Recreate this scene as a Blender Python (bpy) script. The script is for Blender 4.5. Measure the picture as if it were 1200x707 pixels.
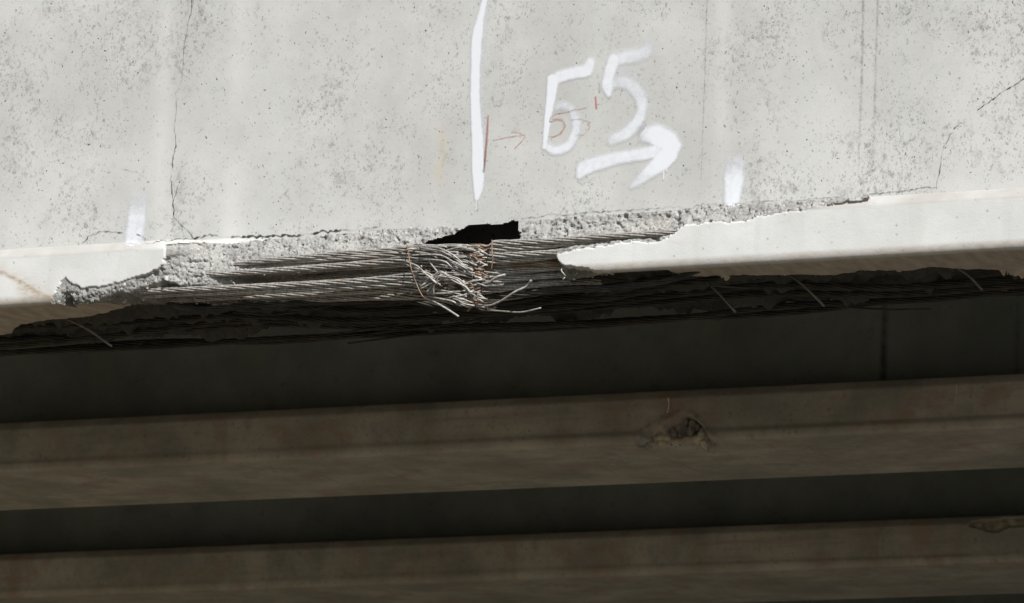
import bpy, math, random
import numpy as np
random.seed(7); rng = np.random.default_rng(7)
scene = bpy.context.scene
for o in list(bpy.data.objects): bpy.data.objects.remove(o)

# ------------------------------------------------------------------ camera
CAM = np.array([4.918, -11.581, -2.653])
YAW, PITCH, ROLL, FPX = 0.40147, 0.20373, 0.03052, 6924.66
_fw = np.array([-math.sin(YAW)*math.cos(PITCH), math.cos(YAW)*math.cos(PITCH), math.sin(PITCH)])
_r0 = np.array([math.cos(YAW), math.sin(YAW), 0.0]); _u0 = np.cross(_r0, _fw)
_r = _r0*math.cos(ROLL) + _u0*math.sin(ROLL); _u = -_r0*math.sin(ROLL) + _u0*math.cos(ROLL)
from mathutils import Matrix, Vector
cd = bpy.data.cameras.new('camera'); co = bpy.data.objects.new('camera', cd); scene.collection.objects.link(co)
M = Matrix.Identity(4)
for i in range(3):
    M[i][0] = _r[i]; M[i][1] = _u[i]; M[i][2] = -_fw[i]; M[i][3] = CAM[i]
co.matrix_world = M
cd.sensor_width = 36; cd.lens = FPX/1200*36; cd.clip_end = 5000; cd.clip_start = 0.1
cd.dof.use_dof = True; cd.dof.focus_distance = 12.75; cd.dof.aperture_fstop = 13.0
scene.camera = co

# ------------------------------------------------------------------ light
SUN = np.array([0.50, -0.56, 0.66]); SUN /= np.linalg.norm(SUN)
w = bpy.data.worlds.new('World'); scene.world = w; w.use_nodes = True
nt = w.node_tree; bg = nt.nodes['Background']
sk = nt.nodes.new('ShaderNodeTexSky'); sk.sky_type = 'NISHITA'; sk.sun_disc = False
sk.sun_elevation = math.asin(SUN[2]); sk.sun_rotation = math.atan2(SUN[0], SUN[1])
nt.links.new(sk.outputs[0], bg.inputs[0]); bg.inputs[1].default_value = 0.07
sl = bpy.data.lights.new('sun', 'SUN'); sl.energy = 4.2; sl.angle = math.radians(0.6); sl.color = (1, 0.985, 0.955)
so = bpy.data.objects.new('sun', sl); scene.collection.objects.link(so)
so.rotation_euler = Vector(SUN).to_track_quat('Z', 'Y').to_euler()
so.location = (5, -8, 8)
scene.view_settings.view_transform = 'Standard'; scene.view_settings.look = 'None'
scene.view_settings.exposure = 0.75; scene.view_settings.gamma = 1

# ------------------------------------------------------------------ pixel helpers (photo is 1200 x 707)
def proj(P):
    d = np.asarray(P, float) - CAM; z = d @ _fw
    return 600 + FPX*(d @ _r)/z, 353.5 - FPX*(d @ _u)/z
def ray(u, v):
    u = np.asarray(u, float)[..., None]; v = np.asarray(v, float)[..., None]
    return _fw + _r*(u-600)/FPX + _u*(353.5-v)/FPX
def atY(u, v, Y):
    d = ray(u, v); t = (np.asarray(Y, float) - CAM[1])/d[..., 1]
    return CAM + d*t[..., None]
def atZ(u, v, Z):
    d = ray(u, v); t = (Z - CAM[2])/d[..., 2]
    return CAM + d*t[..., None]

# ------------------------------------------------------------------ noise
def _h(ix, iy, s):
    n = (ix.astype(np.int64)*374761393 + iy.astype(np.int64)*668265263 + s*974634777) & 0xffffffff
    n = ((n ^ (n >> 13))*1274126177) & 0xffffffff
    n = ((n ^ (n >> 16))*2246822519) & 0xffffffff
    return ((n ^ (n >> 15)) & 0xffffff)/float(0xffffff)
def vnoise(x, y, s=0):
    x, y = np.broadcast_arrays(np.asarray(x, float), np.asarray(y, float))
    ix, iy = np.floor(x), np.floor(y); fx, fy = x-ix, y-iy
    fx = fx*fx*(3-2*fx); fy = fy*fy*(3-2*fy)
    a, b = _h(ix, iy, s), _h(ix+1, iy, s); c, d = _h(ix, iy+1, s), _h(ix+1, iy+1, s)
    return (a*(1-fx)+b*fx)*(1-fy) + (c*(1-fx)+d*fx)*fy - 0.5
def fbm(x, y, s=0, o=4):
    r = 0; a = 1.0
    for k in range(o):
        r = r + a*vnoise(np.asarray(x)*2**k, np.asarray(y)*2**k, s+k); a *= 0.5
    return r
def worley(x, y, s=0):
    x, y = np.broadcast_arrays(np.asarray(x, float), np.asarray(y, float))
    ix, iy = np.floor(x), np.floor(y); best = np.full(x.shape, 9.0)
    for dx in (-1, 0, 1):
        for dy in (-1, 0, 1):
            jx, jy = ix+dx, iy+dy
            d = (jx+_h(jx, jy, s)-x)**2 + (jy+_h(jx, jy, s+5)-y)**2
            best = np.minimum(best, d)
    return np.sqrt(best)
def sstep(a, b, x):
    t = np.clip((x-a)/(b-a), 0, 1); return t*t*(3-2*t)
def interp(x, pts):
    p = np.array(pts, float); return np.interp(x, p[:, 0], p[:, 1])

# ------------------------------------------------------------------ node material helpers
class Mat:
    def __init__(s, name, rough=0.9):
        s.m = bpy.data.materials.new(name); s.m.use_nodes = True; s.t = s.m.node_tree
        s.b = s.t.nodes['Principled BSDF']; s.b.inputs['Roughness'].default_value = rough
        s.b.inputs['Specular IOR Level'].default_value = 0.25
        s.co = s.n('ShaderNodeTexCoord').outputs['Object']
    def n(s, t, **kw):
        n = s.t.nodes.new(t)
        for k, v in kw.items(): setattr(n, k, v)
        return n
    def l(s, a, b): s.t.links.new(a, b)
    def val(s, inp, v):
        if hasattr(v, 'links') or hasattr(v, 'is_linked'): s.l(v, inp)
        else: inp.default_value = v
    def mapping(s, scale, rot=(0, 0, 0)):
        m = s.n('ShaderNodeMapping'); s.l(s.co, m.inputs[0]); m.inputs['Scale'].default_value = scale
        m.inputs['Rotation'].default_value = rot; return m.outputs[0]
    def noise(s, scale, detail=4, rough=0.55, vec=None, dist=0):
        n = s.n('ShaderNodeTexNoise'); s.l(vec or s.co, n.inputs['Vector'])
        n.inputs['Scale'].default_value = scale; n.inputs['Detail'].default_value = detail
        n.inputs['Roughness'].default_value = rough; n.inputs['Distortion'].default_value = dist
        return n.outputs['Fac']
    def voro(s, scale, vec=None, rnd=1):
        n = s.n('ShaderNodeTexVoronoi'); s.l(vec or s.co, n.inputs['Vector']); n.inputs['Scale'].default_value = scale
        n.inputs['Randomness'].default_value = rnd
        return n.outputs['Distance'], n.outputs['Color']
    def ramp(s, x, a, b, lo=0, hi=1):
        n = s.n('ShaderNodeMapRange', interpolation_type='SMOOTHSTEP'); s.val(n.inputs[0], x)
        n.inputs[1].default_value = a; n.inputs[2].default_value = b
        n.inputs[3].default_value = lo; n.inputs[4].default_value = hi; return n.outputs[0]
    def math(s, op, a, b=0.0):
        n = s.n('ShaderNodeMath', operation=op); s.val(n.inputs[0], a); s.val(n.inputs[1], b); return n.outputs[0]
    def mix(s, f, a, b, mode='MIX'):
        n = s.n('ShaderNodeMix', data_type='RGBA', blend_type=mode); s.val(n.inputs[0], f)
        for i, c in ((6, a), (7, b)):
            if isinstance(c, tuple): n.inputs[i].default_value = (*c, 1)
            else: s.l(c, n.inputs[i])
        return n.outputs[2]
    def attr(s, name):
        n = s.n('ShaderNodeAttribute', attribute_name=name); sp = s.n('ShaderNodeSeparateColor'); s.l(n.outputs['Color'], sp.inputs[0])
        return sp.outputs[0], sp.outputs[1], sp.outputs[2]
    def bump(s, h, strength=0.5, dist=0.002):
        n = s.n('ShaderNodeBump'); n.inputs['Strength'].default_value = strength; n.inputs['Distance'].default_value = dist
        s.l(h, n.inputs['Height']); s.l(n.outputs[0], s.b.inputs['Normal'])
    def base(s, c):
        if isinstance(c, tuple): s.b.inputs['Base Color'].default_value = (*c, 1)
        else: s.l(c, s.b.inputs['Base Color'])
        return s.m
    def sep(s, c):
        n = s.n('ShaderNodeSeparateColor'); s.l(c, n.inputs[0]); return n.outputs[0], n.outputs[1], n.outputs[2]

def speckles(k, vec, scale, prob, r0, r1, cluster=None):
    """round pores / smudges: voronoi cells, only some carry a spot, each with its own size"""
    d, c = k.voro(scale, vec); a, b, _ = k.sep(c)
    th = k.math('MULTIPLY', k.ramp(b, 0, 1, r0, r1), 1.0)
    on = k.math('LESS_THAN', a, prob if cluster is None else k.math('MULTIPLY', cluster, prob))
    inside = k.ramp(k.math('DIVIDE', d, th), 0.55, 1.1, 1, 0)
    return k.math('MULTIPLY', inside, on)

def web_material():
    k = Mat('formed_concrete', 0.92)
    wv = k.n('ShaderNodeVectorMath', operation='ADD'); nn = k.n('ShaderNodeTexNoise'); k.l(k.co, nn.inputs['Vector']); nn.inputs['Scale'].default_value = 70; nn.inputs['Detail'].default_value = 3
    sc = k.n('ShaderNodeVectorMath', operation='SCALE'); k.l(nn.outputs['Color'], sc.inputs[0]); sc.inputs['Scale'].default_value = 0.016
    k.l(k.co, wv.inputs[0]); k.l(sc.outputs[0], wv.inputs[1]); wvec = wv.outputs[0]
    # squash Y so the 3-D cells act as 2-D; shear for the diagonal smudges
    mp = k.n('ShaderNodeMapping'); k.l(wvec, mp.inputs[0]); mp.inputs['Scale'].default_value = (1.15, 0.02, 0.85); mp.inputs['Rotation'].default_value = (0, 0.6, 0)
    vec = mp.outputs[0]
    st, lt, pk = k.attr('M')
    base = k.mix(k.ramp(k.noise(3.2, 7, 0.68), 0.32, 0.68), (0.340, 0.336, 0.318), (0.420, 0.415, 0.394))
    streak = k.noise(1, 4, 0.5, k.mapping((14, 1, 0.9)))
    base = k.mix(k.ramp(streak, 0.42, 0.75, 0, 0.25), base, (0.41, 0.412, 0.40))
    fine = k.noise(260, 3, 0.6); base = k.mix(k.ramp(fine, 0.35, 0.75, 0, 0.22), base, (0.235, 0.238, 0.228))
    cl = k.ramp(k.noise(4.2, 6, 0.72), 0.38, 0.66, 0.0, 1.0)
    s1 = speckles(k, vec, 72, 0.42, 0.12, 0.46, k.ramp(cl, 0, 1, 0.35, 1))
    s2 = speckles(k, vec, 150, 0.6, 0.16, 0.5, k.ramp(cl, 0, 1, 0.25, 1))
    s3 = speckles(k, vec, 26, 0.17, 0.05, 0.12)
    s5 = speckles(k, vec, 110, 0.07, 0.14, 0.32)
    ragged = k.ramp(k.noise(310, 4, 0.75), 0.36, 0.62)
    n1 = k.noise(1, 6, 0.80, k.mapping((95, 1, 70), (0, 0.6, 0)))
    blot = k.ramp(k.math('ADD', n1, k.math('MULTIPLY', cl, 0.115)), 0.622, 0.705)
    n2 = k.noise(1, 7, 0.85, k.mapping((30, 1, 24), (0, 0.5, 0)))
    haze = k.ramp(k.math('ADD', n2, k.math('MULTIPLY', cl, 0.09)), 0.58, 0.72)
    base = k.mix(k.math('MULTIPLY', haze, 0.5), base, (0.19, 0.19, 0.178))
    base = k.mix(k.math('MULTIPLY', blot, 0.58), base, (0.145, 0.145, 0.136))
    base = k.mix(k.math('MULTIPLY', s1, k.math('MULTIPLY', ragged, 0.75)), base, (0.13, 0.13, 0.122))
    base = k.mix(k.math('MULTIPLY', s2, k.math('MULTIPLY', ragged, 0.75)), base, (0.14, 0.14, 0.132))
    base = k.mix(k.math('MULTIPLY', lt, 0.6), base, (0.46, 0.455, 0.435))
    base = k.mix(k.math('MULTIPLY', st, k.ramp(k.noise(40, 4), 0.3, 0.7, 0.4, 1)), base, (0.40, 0.335, 0.235))
    base = k.mix(k.math('MULTIPLY', pk, k.ramp(k.noise(60, 4), 0.25, 0.7, 0.3, 1)), base, (0.26, 0.255, 0.24))
    pore = k.math('MAXIMUM', s3, s5)
    base = k.mix(k.math('MULTIPLY', pore, 0.92), base, (0.04, 0.039, 0.035))
    h = k.math('SUBTRACT', k.math('MULTIPLY', k.noise(300, 3), 0.25), k.math('MAXIMUM', k.math('MULTIPLY', pore, 1.5), k.math('MULTIPLY', s1, 0.3)))
    k.bump(h, 0.5, 0.0012)
    return k.base(base)

def flange_material():
    """attribute M: R rust stain, G dirt (chamfer / underside), B warm dust strip"""
    k = Mat('clean_flange_concrete', 0.9)
    st, dirt_shade, pk = k.attr('M')
    base = k.mix(k.ramp(k.noise(6, 5, 0.6), 0.3, 0.7), (0.41, 0.408, 0.39), (0.475, 0.473, 0.455))
    base = k.mix(k.ramp(k.noise(1, 4, 0.5, k.mapping((20, 1, 2))), 0.5, 0.75, 0, 0.35), base, (0.36, 0.352, 0.33))
    mp = k.mapping((1.0, 0.02, 1.0))
    base = k.mix(k.math('MULTIPLY', speckles(k, mp, 75, 0.30, 0.06, 0.26), k.ramp(k.noise(200, 3), 0.35, 0.65, 0.1, 0.7)), base, (0.22, 0.215, 0.20))
    base = k.mix(k.ramp(k.noise(1, 6, 0.75, k.mapping((16, 1, 55), (0, -0.06, 0))), 0.52, 0.75, 0, 0.4), base, (0.33, 0.32, 0.295))
    base = k.mix(k.ramp(k.noise(1, 7, 0.8, k.mapping((60, 1, 45))), 0.62, 0.74, 0, 0.35), base, (0.25, 0.245, 0.23))
    base = k.mix(k.math('MULTIPLY', speckles(k, mp, 22, 0.14, 0.05, 0.10), 0.7), base, (0.13, 0.12, 0.11))
    base = k.mix(k.math('MULTIPLY', pk, k.ramp(k.noise(9, 4), 0.2, 0.7, 0.35, 1)), base, (0.285, 0.262, 0.24))
    dn = k.noise(1, 5, 0.6, k.mapping((45, 12, 60)))
    dirt = k.mix(k.ramp(dn, 0.3, 0.7), (0.31, 0.255, 0.205), (0.45, 0.385, 0.325))
    base = k.mix(dirt_shade, base, dirt)
    sn = k.noise(1, 5, 0.65, k.mapping((60, 60, 120), (0, 0.55, 0)))
    base = k.mix(k.math('MULTIPLY', st, k.ramp(sn, 0.3, 0.62, 0.35, 1)), base, (0.285, 0.225, 0.165))
    k.bump(k.noise(220, 4, 0.6), 0.35, 0.0012)
    return k.base(base)

def broken_material():
    k = Mat('broken_concrete', 0.95)
    st, dirt_shade, pk = k.attr('M')
    base = k.mix(k.ramp(k.noise(18, 5, 0.6), 0.3, 0.7), (0.205, 0.20, 0.188), (0.315, 0.31, 0.292))
    d, c = k.voro(170); a, b, g = k.sep(c)
    base = k.mix(k.math('MULTIPLY', k.ramp(a, 0.55, 0.62), k.ramp(d, 0.25, 0.45, 0.8, 0)), base, (0.12, 0.118, 0.11))
    base = k.mix(k.math('MULTIPLY', k.ramp(b, 0.75, 0.8), k.ramp(d, 0.3, 0.5, 0.8, 0)), base, (0.38, 0.375, 0.355))
    d2, c2 = k.voro(75); a2, b2, g2 = k.sep(c2)
    base = k.mix(k.math('MULTIPLY', k.ramp(a2, 0.86, 0.9), k.ramp(d2, 0.3, 0.5, 0.4, 0)), base, (0.27, 0.225, 0.18))
    base = k.mix(k.math('MULTIPLY', k.ramp(b2, 0.8, 0.85), k.ramp(d2, 0.3, 0.5, 0.8, 0)), base, (0.17, 0.165, 0.155))
    base = k.mix(k.ramp(k.noise(7, 3), 0.58, 0.75, 0, 0.3), base, (0.27, 0.235, 0.195))
    base = k.mix(dirt_shade, base, (0.040, 0.038, 0.033))  # broken underside goes near black: its shade is put into the colour
    k.bump(k.math('ADD', k.noise(330, 4, 0.7), k.math('MULTIPLY', d, -0.6)), 0.7, 0.0018)
    return k.base(base)

def old_material():
    """weathered inner girders: dirty grey brown"""
    k = Mat('weathered_concrete', 0.95)
    st, dirt_shade, pk = k.attr('M')
    base = k.mix(k.ramp(k.noise(3, 6, 0.65), 0.3, 0.7), (0.235, 0.22, 0.19), (0.42, 0.385, 0.335))
    base = k.mix(k.ramp(k.noise(1, 5, 0.6, k.mapping((7, 7, 1))), 0.48, 0.75, 0, 0.6), base, (0.26, 0.27, 0.225))
    base = k.mix(k.ramp(k.noise(1, 4, 0.55, k.mapping((2.5, 9, 30), (0, 0, 0.5))), 0.5, 0.72, 0, 0.55), base, (0.23, 0.20, 0.165))
    base = k.mix(k.math('MULTIPLY', speckles(k, k.mapping((1, 0.05, 1)), 60, 0.25, 0.08, 0.3), 0.4), base, (0.14, 0.13, 0.11))
    base = k.mix(k.ramp(k.noise(55, 5, 0.7), 0.52, 0.75, 0, 0.5), base, (0.13, 0.12, 0.10))
    base = k.mix(k.ramp(k.noise(7, 6, 0.7), 0.5, 0.68, 0, 0.65), base, (0.31, 0.205, 0.15))
    base = k.mix(k.ramp(k.noise(5, 5, 0.7, k.mapping((1, 1, 1), (1, 2, 3))), 0.5, 0.68, 0, 0.7), base, (0.19, 0.21, 0.18))
    base = k.mix(dirt_shade, base, (0.065, 0.065, 0.05))
    base = k.mix(pk, base, k.mix(k.ramp(k.noise(45, 4), 0.35, 0.65), (0.25, 0.19, 0.14), (0.55, 0.50, 0.36)))
    k.bump(k.noise(120, 5, 0.6), 0.4, 0.004)
    return k.base(base)

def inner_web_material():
    k = Mat('greenish_web_concrete', 0.95)  # darker, greener tone than the flanges
    st, dirt_shade, pk = k.attr('M')
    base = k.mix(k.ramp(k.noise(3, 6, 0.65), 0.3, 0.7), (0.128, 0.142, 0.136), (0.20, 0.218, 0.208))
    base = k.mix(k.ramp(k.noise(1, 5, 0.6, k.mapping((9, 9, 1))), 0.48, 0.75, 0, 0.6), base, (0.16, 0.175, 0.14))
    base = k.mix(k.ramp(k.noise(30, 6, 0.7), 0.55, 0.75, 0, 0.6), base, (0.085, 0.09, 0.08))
    base = k.mix(dirt_shade, base, (0.055, 0.058, 0.048))
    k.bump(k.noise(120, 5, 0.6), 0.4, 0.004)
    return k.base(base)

def steel_material(name, rust):
    k = Mat(name, 0.5)
    n = k.noise(22, 5, 0.65); n2 = k.noise(160, 3)
    base = k.mix(k.ramp(n2, 0.3, 0.7), (0.19, 0.177, 0.158), (0.39, 0.37, 0.335))
    base = k.mix(k.ramp(k.noise(9, 5, 0.7), 0.45, 0.7, 0, 0.6), base, (0.145, 0.128, 0.108))
    base = k.mix(k.ramp(n, 0.66-rust*0.4, 0.9-rust*0.4), base, (0.17, 0.10, 0.06))
    k.b.inputs['Metallic'].default_value = 0.12
    k.b.inputs['Specular IOR Level'].default_value = 0.5
    k.b.inputs['Roughness'].default_value = 0.48
    k.bump(n2, 0.2, 0.0006)
    return k.base(base)

def dark_steel_material():
    k = Mat('shade_dark_steel', 0.7)  # near-black copy of the strand steel, underside shade painted into it
    n = k.noise(30, 4)
    k.b.inputs['Metallic'].default_value = 0.2
    return k.base(k.mix(k.ramp(n, 0.4, 0.7), (0.032, 0.031, 0.028), (0.062, 0.055, 0.045)))

def bar_material():
    k = Mat('stirrup_steel', 0.75)
    return k.base(k.mix(k.ramp(k.noise(30, 4), 0.4, 0.7), (0.11, 0.105, 0.092), (0.16, 0.135, 0.11)))

def decal_material(name, col, gr=0.35, scale=500, top=1.0):
    k = Mat(name, 0.75)
    a, _, _ = k.attr('M')
    n = k.noise(scale, 3, 0.6); n2 = k.noise(55, 5, 0.65)
    al = k.math('ADD', a, k.math('MULTIPLY', k.math('SUBTRACT', k.math('ADD', k.math('MULTIPLY', n, 0.45), k.math('MULTIPLY', n2, 0.55)), 0.5), gr*2))
    al = k.math('MULTIPLY', k.math('MULTIPLY', k.ramp(al, 0.02, 0.95), k.ramp(a, 0.0, 0.3)), top)
    k.l(al, k.b.inputs['Alpha']); return k.base(col)

MAT = dict(web=web_material(), flange=flange_material(), broken=broken_material(), old=old_material(), inweb=inner_web_material(),
           steel=steel_material('strand_steel', 0.25), rusty=steel_material('rusty_steel', 0.95), bright=steel_material('bare_wire_steel', 0.18),
           dark=dark_steel_material(), bar=bar_material(),
           paint=decal_material('white_spray_paint', (0.545, 0.556, 0.575), 0.48, 650, 0.92),
           red=decal_material('red_crayon', (0.40, 0.13, 0.10), 0.9, 900, 0.8),
           crack=decal_material('crack_shadow', (0.035, 0.033, 0.03), 0.35, 700),  # dark ribbon colour paints the shade inside the crack
           seam=decal_material('form_seam_stain', (0.20, 0.2, 0.19), 0.9, 200, 0.75),
           damp=decal_material('damp_stain', (0.05, 0.052, 0.045), 0.5, 40, 0.85),
           lime=decal_material('lime_deposit', (0.62, 0.60, 0.55), 0.7, 260))
k = Mat('aggregate_stone', 0.85)
at = k.n('ShaderNodeAttribute', attribute_name='M')
MAT['stone'] = k.base(k.mix(0.35, at.outputs['Color'], k.mix(k.noise(300, 3), (0.2, 0.19, 0.17), (0.5, 0.48, 0.44))))

# ------------------------------------------------------------------ mesh helpers
def mesh_np(name, V, Fc, mat, parent=None, attr=None, smooth=True):
    V = np.asarray(V, np.float32).reshape(-1, 3); Fc = np.asarray(Fc, np.int32)
    me = bpy.data.meshes.new(name); n = Fc.shape[1]
    me.vertices.add(len(V)); me.vertices.foreach_set('co', V.ravel())
    me.loops.add(Fc.size); me.loops.foreach_set('vertex_index', Fc.ravel())
    me.polygons.add(len(Fc)); me.polygons.foreach_set('loop_start', np.arange(len(Fc), dtype=np.int32)*n)
    me.polygons.foreach_set('loop_total', np.full(len(Fc), n, np.int32))
    me.polygons.foreach_set('use_smooth', np.full(len(Fc), smooth, bool))
    if attr is not None:
        a = me.attributes.new('M', 'FLOAT_COLOR', 'POINT')
        A = np.ones((len(V), 4), np.float32); A[:, :3] = np.asarray(attr, np.float32).reshape(-1, 3); a.data.foreach_set('color', A.ravel())
    me.update(calc_edges=True); me.validate(); me.materials.append(mat)
    o = bpy.data.objects.new(name, me); scene.collection.objects.link(o)
    if parent: o.parent = parent
    return o
def compact(V, Fc, A=None):
    used = np.unique(Fc); mp = np.full(len(V), -1); mp[used] = np.arange(len(used))
    return V[used], mp[Fc], (None if A is None else A[used])
def gridfaces(nr, nc):
    i = np.arange(nr*nc).reshape(nr, nc)
    return np.stack([i[:-1, :-1], i[1:, :-1], i[1:, 1:], i[:-1, 1:]], -1).reshape(-1, 4)
def box(name, lo, hi, mat, parent=None, bevel=0.0):
    x0, y0, z0 = lo; x1, y1, z1 = hi
    V = [(x, y, z) for x in (x0, x1) for y in (y0, y1) for z in (z0, z1)]
    F4 = [(0, 1, 3, 2), (4, 6, 7, 5), (0, 4, 5, 1), (2, 3, 7, 6), (0, 2, 6, 4), (1, 5, 7, 3)]
    o = mesh_np(name, V, F4, mat, parent, smooth=False)
    if bevel:
        b = o.modifiers.new('bevel', 'BEVEL'); b.width = bevel; b.segments = 2
    return o
def empty(name, loc, label, cat, group=None):
    o = bpy.data.objects.new(name, None); scene.collection.objects.link(o); o.location = loc
    o['label'] = label; o['category'] = cat
    if group: o['group'] = group
    return o

# ------------------------------------------------------------------ setting: ground and road below the bridge
GZ = CAM[2] - 1.6
def ground():
    k = Mat('dry_verge_soil', 0.95)
    b = k.mix(k.ramp(k.noise(0.6, 6, 0.6), 0.35, 0.65), (0.20, 0.15, 0.095), (0.12, 0.115, 0.06))
    k.bump(k.noise(9, 5), 0.5, 0.05)
    m = k.base(b)
    g = mesh_np('ground', [(-900, -900, GZ), (900, -900, GZ), (900, 900, GZ), (-900, 900, GZ)], [(0, 1, 2, 3)], m, smooth=False); g['kind'] = 'structure'
    k = Mat('asphalt', 0.9)
    b = k.mix(k.ramp(k.noise(60, 5, 0.7), 0.35, 0.65), (0.075, 0.068, 0.06), (0.11, 0.10, 0.088))
    k.bump(k.noise(120, 3), 0.4, 0.01)
    r = mesh_np('road', [(-1.5, -400, GZ+0.005), (10, -400, GZ+0.005), (10, 400, GZ+0.005), (-1.5, 400, GZ+0.005)], [(0, 1, 2, 3)], k.base(b), smooth=False); r['kind'] = 'structure'
ground()

# ------------------------------------------------------------------ girder geometry
SP = 1.9423; FW = 0.56; T = 0.116; CH = 0.022; LED0 = 0.136; WY = 0.15; LED1 = LED0 + 0.13*math.tan(math.radians(9)); WEBT = 1.10; TOP = 1.37; ZS = 0.30
NROW = 120; NU = 96
def F0(Z):
    """intact front depth of the girder at height Z (chamfer, face, top chamfer, shallow ledge, web)"""
    f = np.interp(Z, [0, CH, T-0.004, T, LED0, LED1, LED1+0.004, 2], [0.0, 0.0, 0.003, 0.005, 0.020, WY-0.006, WY, WY])
    q = np.clip((CH-Z)/CH, 0, 1); return f + 0.013*(1-np.sqrt(np.maximum(1-q*q, 0)))

# damage outline of the near girder, in photo pixels
LEFTEDGE = [(60, 400), (66, 354), (75, 346), (79, 334), (84, 329), (90, 337), (100, 341), (120, 338), (150, 331), (175, 325), (190, 319), (199, 313)]
CRACKL = [(190, 290), (240, 283), (300, 278), (335, 275), (400, 270), (440, 266), (500, 263), (545, 262), (600, 258), (615, 256), (650, 252), (700, 248), (800, 244), (830, 240), (870, 239), (940, 236), (1025, 233)]
RIGHTEDGE = [(655, 304), (665, 299), (700, 294), (735, 290), (770, 287), (790, 282), (797, 275), (803, 270), (820, 266), (878, 263), (884, 260), (905, 256), (930, 252), (960, 246), (1000, 240), (1022, 235), (1026, 230)]
TIP = [(655, 303), (660, 310), (668, 316), (690, 319), (712, 322), (716, 420)]
HOLET = [(490, 290), (497, 284), (508, 279), (526, 272), (536, 267), (541, 255), (560, 245), (609, 245), (612, 255)]
STRIP = [(-120, 402), (0, 393), (14, 391), (20, 384), (24, 380), (60, 376), (110, 371), (140, 362), (175, 351), (200, 336), (210, 300), (690, 280), (700, 318), (720, 323), (800, 324), (900, 323), (985, 322), (1010, 318), (1060, 317), (1090, 313), (1130, 316), (1200, 316), (1350, 309)]

def near_front(X, Z):
    """depth F, broken mask, hole mask, for arrays X, Z"""
    f0 = F0(Z)
    u, v = proj(np.stack([X, np.full_like(X, 0.03), Z], -1))
    ju = u + 5*fbm(X*30, Z*30, 3) + 2.5*vnoise(X*160, Z*160, 4); jv = v + 4*fbm(X*30, Z*30, 5) + 1.4*vnoise(X*160, Z*160, 6)
    ct = interp(u, CRACKL) + 1.5*fbm(X*60, X*0, 8) + 4*fbm(X*38, Z*10, 7)*sstep(500, 530, u)*sstep(615, 600, u)
    dl = (u < 199) & (jv > interp(ju, LEFTEDGE)) & (u > 60)
    dm = (ju >= 198) & (u <= 657) & (v > ct)
    dr = (u > 657) & (u < 1024) & (v > ct) & (jv < interp(ju, RIGHTEDGE))
    dt = (u > 655) & (u < 716) & (jv > interp(ju, TIP))
    d = dl | dm | dr | dt
    t = np.clip((v-ct)/35, 0, 1)
    edge = np.minimum(np.clip((u-198)/60, 0, 1), 1)
    D = (0.056 - 0.028*t)*(0.25+0.75*edge)
    D = np.where(u > 657, 0.022 + 0.03*np.clip((1000-u)/250, 0, 1)*(1-0.4*t), D)
    # cavity behind the lit strands
    vc = interp(u, [(198, 326), (290, 320), (330, 318), (400, 311), (440, 305), (500, 292), (560, 288), (620, 286), (665, 292)])
    cav = sstep(0, 5, jv-vc)*sstep(262, 300, ju)*(u < 660)
    D = D + cav*(0.14-D)
    low = sstep(334, 340, jv)*(u > 150)*(u < 300); D = D + low*(0.10-D)*(1-cav)
    D = np.where(dl, 0.003 + np.clip(jv-interp(u, LEFTEDGE), 0, 14)*0.0005 + np.clip(jv-interp(u, LEFTEDGE)-14, 0, 60)*0.004, D)
    D = np.where(dr, np.minimum(D, 0.003+0.0014*np.clip(interp(ju, RIGHTEDGE)-jv, 0, 60)), D)
    D = np.where(dt, 0.02 + np.clip(jv-interp(u, TIP), 0, 40)*0.003, D)
    wl = worley(X*75, Z*75, 2); wl2 = worley(X*190, Z*190, 9)
    D = D + 0.010*fbm(X*16, Z*22, 11) + 0.0025*(wl-0.45) + 0.003*(wl2-0.45) + 0.0035*vnoise(X*260, Z*260, 13) + 0.006*sstep(0.22, 0.38, vnoise(X*130, Z*170, 14))
    D = np.maximum(D, 0.004)
    uf = proj(np.stack([X, f0, Z], -1))[0]; D = np.where(dm, np.minimum(D, f0+(WY-f0)*sstep(194, 330, uf)+0.005+0.05*sstep(12, 30, v-ct)), D)
    hole = d & (v + 2.0*fbm(X*45, Z*45, 15) + 1.2*vnoise(X*200, Z*200, 16) > interp(u, HOLET)) & (u > 494) & (u + 3*fbm(X*60, Z*60, 18) < 607) & (v < 300)
    uf = proj(np.stack([X, f0, Z], -1))[0]
    above = (u > 196) & (u < 1022) & (v <= ct) & ~d
    F = np.where(d, D, np.where(above, f0+(WY-f0)*sstep(194, 330, uf)*sstep(1022, 930, u), f0))
    uw, vw = proj(np.stack([X, np.full_like(X, WY), Z], -1))
    hole = hole | (above & (uw > 530) & (uw + 5*fbm(X*90, Z*90, 29) < 610-0.3*(vw-260)) & (vw + 2*fbm(X*60, Z*60, 27) + 1.2*vnoise(X*210, Z*210, 28) > interp(uw, [(528, 281), (536, 272), (545, 267), (552, 264), (570, 264), (590, 263), (600, 260), (608, 259)])))
    # chunks flaked off just above the ledge (rough lip left of the stripe)
    F = np.where(hole, 0.36, F)
    return F, d, hole, u, v, above

def unders(X, Y, su, sv):
    """underside height of the near girder"""
    ys = atZ(su, sv, 0.0)
    o = np.argsort(ys[:, 0]); lim = np.interp(X, ys[o, 0], ys[o, 1]) + 0.014*fbm(X*14, X*0, 31) + 0.010*vnoise(X*70, X*0, 33)
    br = sstep(0, 0.006, Y-lim)
    z = 0.018 + 0.030*fbm(X*9, Y*18, 21) - 0.05*np.clip(fbm(X*13, Y*13, 24)-0.12, 0, 1) + 0.008*vnoise(X*90, Y*90, 25) + 0.010*(worley(X*45, Y*60, 22)-0.4) + 0.05*np.clip((Y-0.46)/0.1, 0, 1)
    return br*z, br > 0.5

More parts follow.
